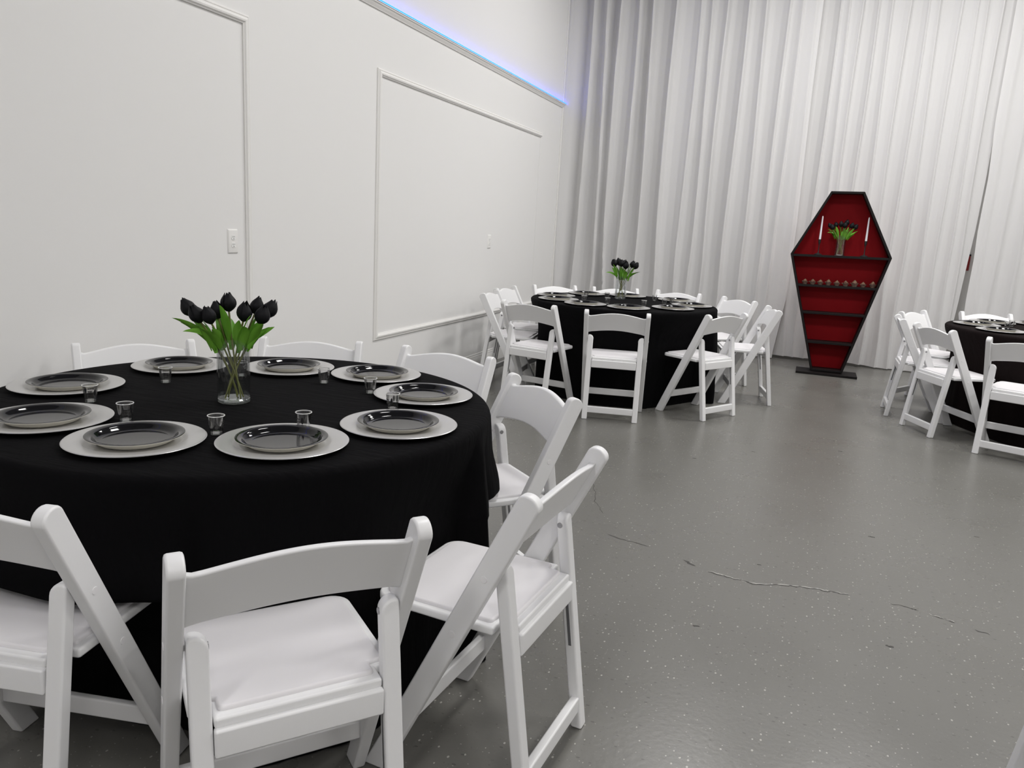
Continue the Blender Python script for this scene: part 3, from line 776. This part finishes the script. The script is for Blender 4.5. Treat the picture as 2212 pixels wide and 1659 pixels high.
def tulip(base, foot, top, tilt, size, leaves, label, group, seed):
    """base: vase bottom centre (world); foot, top: offsets (lateral, depth, height) -> world via the vase's facing frame"""
    rnd = random.Random(seed)
    fr = facing[0]
    def Wd(o): return fr[0] * o[0] + fr[1] * o[1] + Vector((0, 0, o[2]))
    t = thing('tulip', base, 0, label, 'flower', group)
    p0, p2 = Wd(foot), Wd(top)
    mid = Wd((foot[0] * .1 + top[0] * .12, foot[1] * .1 + top[1] * .12, .13))
    axis = (Wd(tilt)).normalized()
    pts = bez(p0, mid, p2, 14); tube('stem', pts, lambda u: .0030 - .0008 * (1 - u), M['stem'], t, 8)
    q = axis.to_track_quat('Z', 'Y').to_matrix().to_4x4()
    for k in range(6):
        me = PET[0] if k < 3 else PET[1]
        o = bpy.data.objects.new('petal', me); col.objects.link(o); o.parent = t
        s = size * rnd.uniform(.95, 1.06)
        o.matrix_local = Matrix.Translation(p2 - axis * .003) @ q @ Matrix.Rotation(k * 2 * PI / 3 + (PI / 3 if k >= 3 else 0) + seed, 4, 'Z') @ Matrix.Rotation(rnd.uniform(-.06, .05), 4, 'Y') @ Matrix.Diagonal((s, s, s * rnd.uniform(.95, 1.05), 1))
    for (ls, lm, le, wd, ro) in leaves:
        leaf('leaf', Wd(ls), Wd(lm), Wd(le), wd, t, ro)
    return t
facing = [None]
def face_from(x, y):
    d = Vector((x, y, 0)).normalized(); facing[0] = (Vector((d.y, -d.x, 0)), d)      # (right, away)
def bouquet(x, y, z, heads, seed, where, size=1.0, extra=()):
    face_from(x, y); rnd = random.Random(seed); n = len(heads)
    names = ['outermost on the wall side', 'leaning over the wall side', 'low, drooping forward', 'tucked behind', 'upright, tallest of the bunch', 'standing just past the middle', 'leaning over the drape side', 'outermost on the drape side', 'low in front on the drape side', 'small, at the back']
    for i, (lx, hz, dp) in enumerate(heads):
        a = i * 2.4 + seed; fo = (-.030 * math.copysign(1, lx) * rnd.uniform(.3, 1.0), .024 * math.sin(a), .0155)
        ti = (lx * 3.4, dp * 3.0, 1.0 - abs(lx) * 2.0)
        sh = hz - .024
        top = (lx * .90, dp, sh)
        lv = []
        for k in range(3):
            f = 1 if k == 0 else -1
            sx = top[0] * .55; b0 = (sx, top[1] * .6, .165 + rnd.uniform(-.01, .015))
            tip = (lx * rnd.uniform(.75, 1.15) + rnd.uniform(-.03, .03), dp + rnd.uniform(-.05, .05), hz - rnd.uniform(.025, .075) + .012 * k)
            mid = ((b0[0] + tip[0]) * .5 + rnd.uniform(-.008, .008), (b0[1] + tip[1]) * .5, lerp(b0[2], tip[2], .62) + .012)
            lv.append((b0, mid, tip, rnd.uniform(.0105, .0145), rnd.uniform(-1.2, 1.2)))
        if i == 0: lv.append(((-.035, 0, .175), (-.080, -.02, .232), (-.140, -.02, .222), .014, .6))
        if i == n - 1: lv.append(((.035, 0, .175), (.080, -.02, .215), (.122, -.01, .236), .015, -.6))
        if i == n // 2: lv.append(((.022, -.03, .165), (.036, -.055, .235), (.030, -.07, .245), .016, .1))
        tulip((x, y, z), fo, top, ti, size * rnd.uniform(.95, 1.05), lv, 'black tulip ' + names[i] + ' in the ' + where, 'black tulips in the ' + where, seed * 10 + i)
vase(-1.611, 1.870, TOPZ + .0005, 'clear cylinder vase of black tulips on the front table')
bouquet(-1.611, 1.870, TOPZ + .0005, [(-.126, .290, .03), (-.100, .277, -.03), (-.066, .276, -.045), (-.045, .283, .02), (-.011, .305, .02), (.034, .283, -.035), (.073, .298, .02), (.109, .287, .025), (.086, .276, -.04)], 1, 'front vase')
vase(-1.500, 6.600, TOPZ + .0005, 'clear cylinder vase of black tulips on the corner table')
bouquet(-1.500, 6.600, TOPZ + .0005, [(-.072, .300, .0), (-.035, .312, .035), (-.012, .305, -.02), (.012, .30, .03), (.028, .289, -.03), (.085, .300, .02), (.112, .292, -.02)], 2, 'corner table vase', 1.12)

# ------------------------------------------------------------------ coffin-shaped shelf
CX, CY, CD = .293, 8.45, .17
shelf = thing('coffin_shelf', (CX, CY, .022), 0, 'black coffin-shaped shelf unit with red back standing before the drapes', 'shelf')
TH = .022
out = [(-.153, .006), (.153, .006), (.470, 1.186), (.153, 1.813), (-.153, 1.813), (-.470, 1.186)]
body = bpy.data.objects.new('body', None)
def inset(poly, d):
    res = []; n = len(poly)
    for i in range(n):
        p = Vector(poly[i]); a = (p - Vector(poly[i - 1])).normalized(); b = (Vector(poly[(i + 1) % n]) - p).normalized()
        na, nb = Vector((-a.y, a.x)), Vector((-b.y, b.x)); bi = (na + nb).normalized(); res.append(tuple(p + bi * d / max(.2, bi.dot(na))))
    return res
inn = inset(out, TH)
ROLL = math.radians(-.8)
names = ['bottom_board', 'side_board', 'side_board', 'top_board', 'side_board', 'side_board']
parts = []
for i in range(6):
    j = (i + 1) % 6
    poly = [out[i], out[j], inn[j], inn[i]]
    parts.append(prism(names[i], poly, 'y', 0, CD, M['black_wood'], shelf, .0015, 1))
parts.append(prism('back_panel', inset(out, .003), 'y', CD, CD + .008, M['red_back'], shelf))
def hw_at(z):
    if z < 1.186: return lerp(.153, .470, (z - .006) / 1.18) - TH * 1.04
    return lerp(.470, .153, (z - 1.186) / .627) - TH * 1.1
SH = [1.186, .886, .612, .312]
for z in SH:
    zt, zb = z, z - TH
    parts.append(prism('shelf_board', [(-hw_at(zb), zb), (hw_at(zb), zb), (hw_at(zt) if z < 1.18 else hw_at(1.18), zt), (-hw_at(zt) if z < 1.18 else -hw_at(1.18), zt)], 'y', .004, CD, M['black_wood'], shelf, .001, 1))
for o in parts: o.rotation_euler = (0, ROLL, 0)
box('foot_board', (-.293, -.10, -.0215), (.292, .20, .001), M['black_wood'], shelf, .002)
def on_shelf(x, z, yd):     # world point on a rolled shelf top
    lx = x - CX; return (x, CY + yd, .022 + z * math.cos(ROLL) - lx * math.sin(ROLL) + .0008)
# candle holders and candles
def candle_holder(x, lab1, lab2):
    p = on_shelf(x, 1.186, .075)
    h = thing('candle_holder', p, 0, lab1, 'candle holder', 'black candle holders')
    lathe('holder_base', [(0, 0), (.036, 0), (.037, .004), (.030, .010), (.016, .014), (.007, .020), (0, .020)], M['black_iron'], h, 32)
    lathe('holder_stem', [(0, .018), (.0075, .018), (.0055, .026), (.0045, .06), (.0045, .10), (.0065, .108), (0, .108)], M['black_iron'], h, 20)
    lathe('holder_cup', [(0, .104), (.006, .104), (.0105, .118), (.0125, .135), (.0135, .155), (.0120, .155), (.0110, .140), (0, .140)], M['black_iron'], h, 24)
    c = thing('taper_candle', (p[0], p[1], p[2] + .1405), 0, lab2, 'candle', 'white taper candles')
    lathe('wax', [(0, 0), (.0108, 0), (.0104, .04), (.0075, .225), (.0055, .240), (.002, .246), (0, .246)], M['wax'], c, 20)
    tube('wick', [(0, 0, .244), (.001, 0, .254)], .0008, M['dark'], c, 6)
candle_holder(.067, 'black candle holder on the coffin shelf, wall side of the tulips', 'white taper candle on the wall side of the coffin shelf')
candle_holder(.496, 'black candle holder on the coffin shelf, far side from the wall', 'white taper candle on the coffin shelf farther from the wall')
vp = on_shelf(.268, 1.186, .085)
vase(vp[0], vp[1], vp[2], 'clear vase of black tulips between candles on the coffin shelf')
bouquet(vp[0], vp[1], vp[2], [(-.122, .296, -.01), (-.098, .280, -.03), (-.068, .305, .01), (-.02, .31, -.01), (.016, .30, -.03), (.033, .328, .01), (.080, .302, -.02), (.116, .290, .0)], 3, 'coffin shelf vase')
# cupcakes
def make_cupcake():
    t = thing('cupcake', (0, 0, 0), 0, 'x', 'cupcake')
    n = 40; verts, faces = [], []
    ringsp = [(.0165, 0), (.0175, .004), (.0225, .018), (.0290, .026), (.0300, .0275), (.0235, .020), (.0170, .010), (.012, .008)]
    for k, (r, z) in enumerate(ringsp):
        for i in range(n):
            a = 2 * PI * i / n; rr = r * (1 + (.05 if i % 2 else -.03) * min(1, k / 2)) * (1 + .06 * math.sin(5 * a) * (k in (3, 4)))
            verts.append((rr * math.cos(a), rr * math.sin(a), z + (.003 * math.sin(5 * a + 1) if k in (3, 4) else 0)))
    for k in range(len(ringsp) - 1):
        for i in range(n): faces.append((k * n + i, k * n + (i + 1) % n, (k + 1) * n + (i + 1) % n, (k + 1) * n + i))
    faces.append(tuple(range(n)))
    from_data('wrapper', verts, faces, M['wrapper'], t, 30, fix=False)
    lathe('cake', [(0, .006), (.016, .006), (.0215, .020), (.0220, .026), (.019, .031), (0, .032)], M['cake'], t, 24)
    pts = []
    for i in range(46):
        u = i / 45; a = u * 2 * PI * 2.6; r = .0150 * (1 - u) + .001; pts.append((r * math.cos(a), r * math.sin(a), .031 + .021 * u))
    tube('frosting', pts, lambda u: .0066 - .0036 * u, M['frost'], t, 8)
    return t
cake0 = make_cupcake()
for i, x in enumerate((-.022, .052, .125, .201, .282, .363, .446, .525, .614)):
    o = cake0 if i == 0 else copy_tree(cake0)
    o.location = on_shelf(x, .886, .06); s = random.uniform(1.05, 1.25); o.scale = (s, s, s * random.uniform(.9, 1.1)); o.rotation_euler = (0, 0, random.uniform(0, 6))
    ends = ('end of the row nearest the wall', 'second from the wall end', 'third from the wall end', 'fourth from the wall end', 'in the middle of the row', 'fourth from the far end', 'third from the far end', 'second from the far end', 'far end of the row')
    tag(o, 'small brown frosted cupcake on the coffin shelf, ' + ends[i], 'cupcake', 'cupcakes on the coffin shelf')
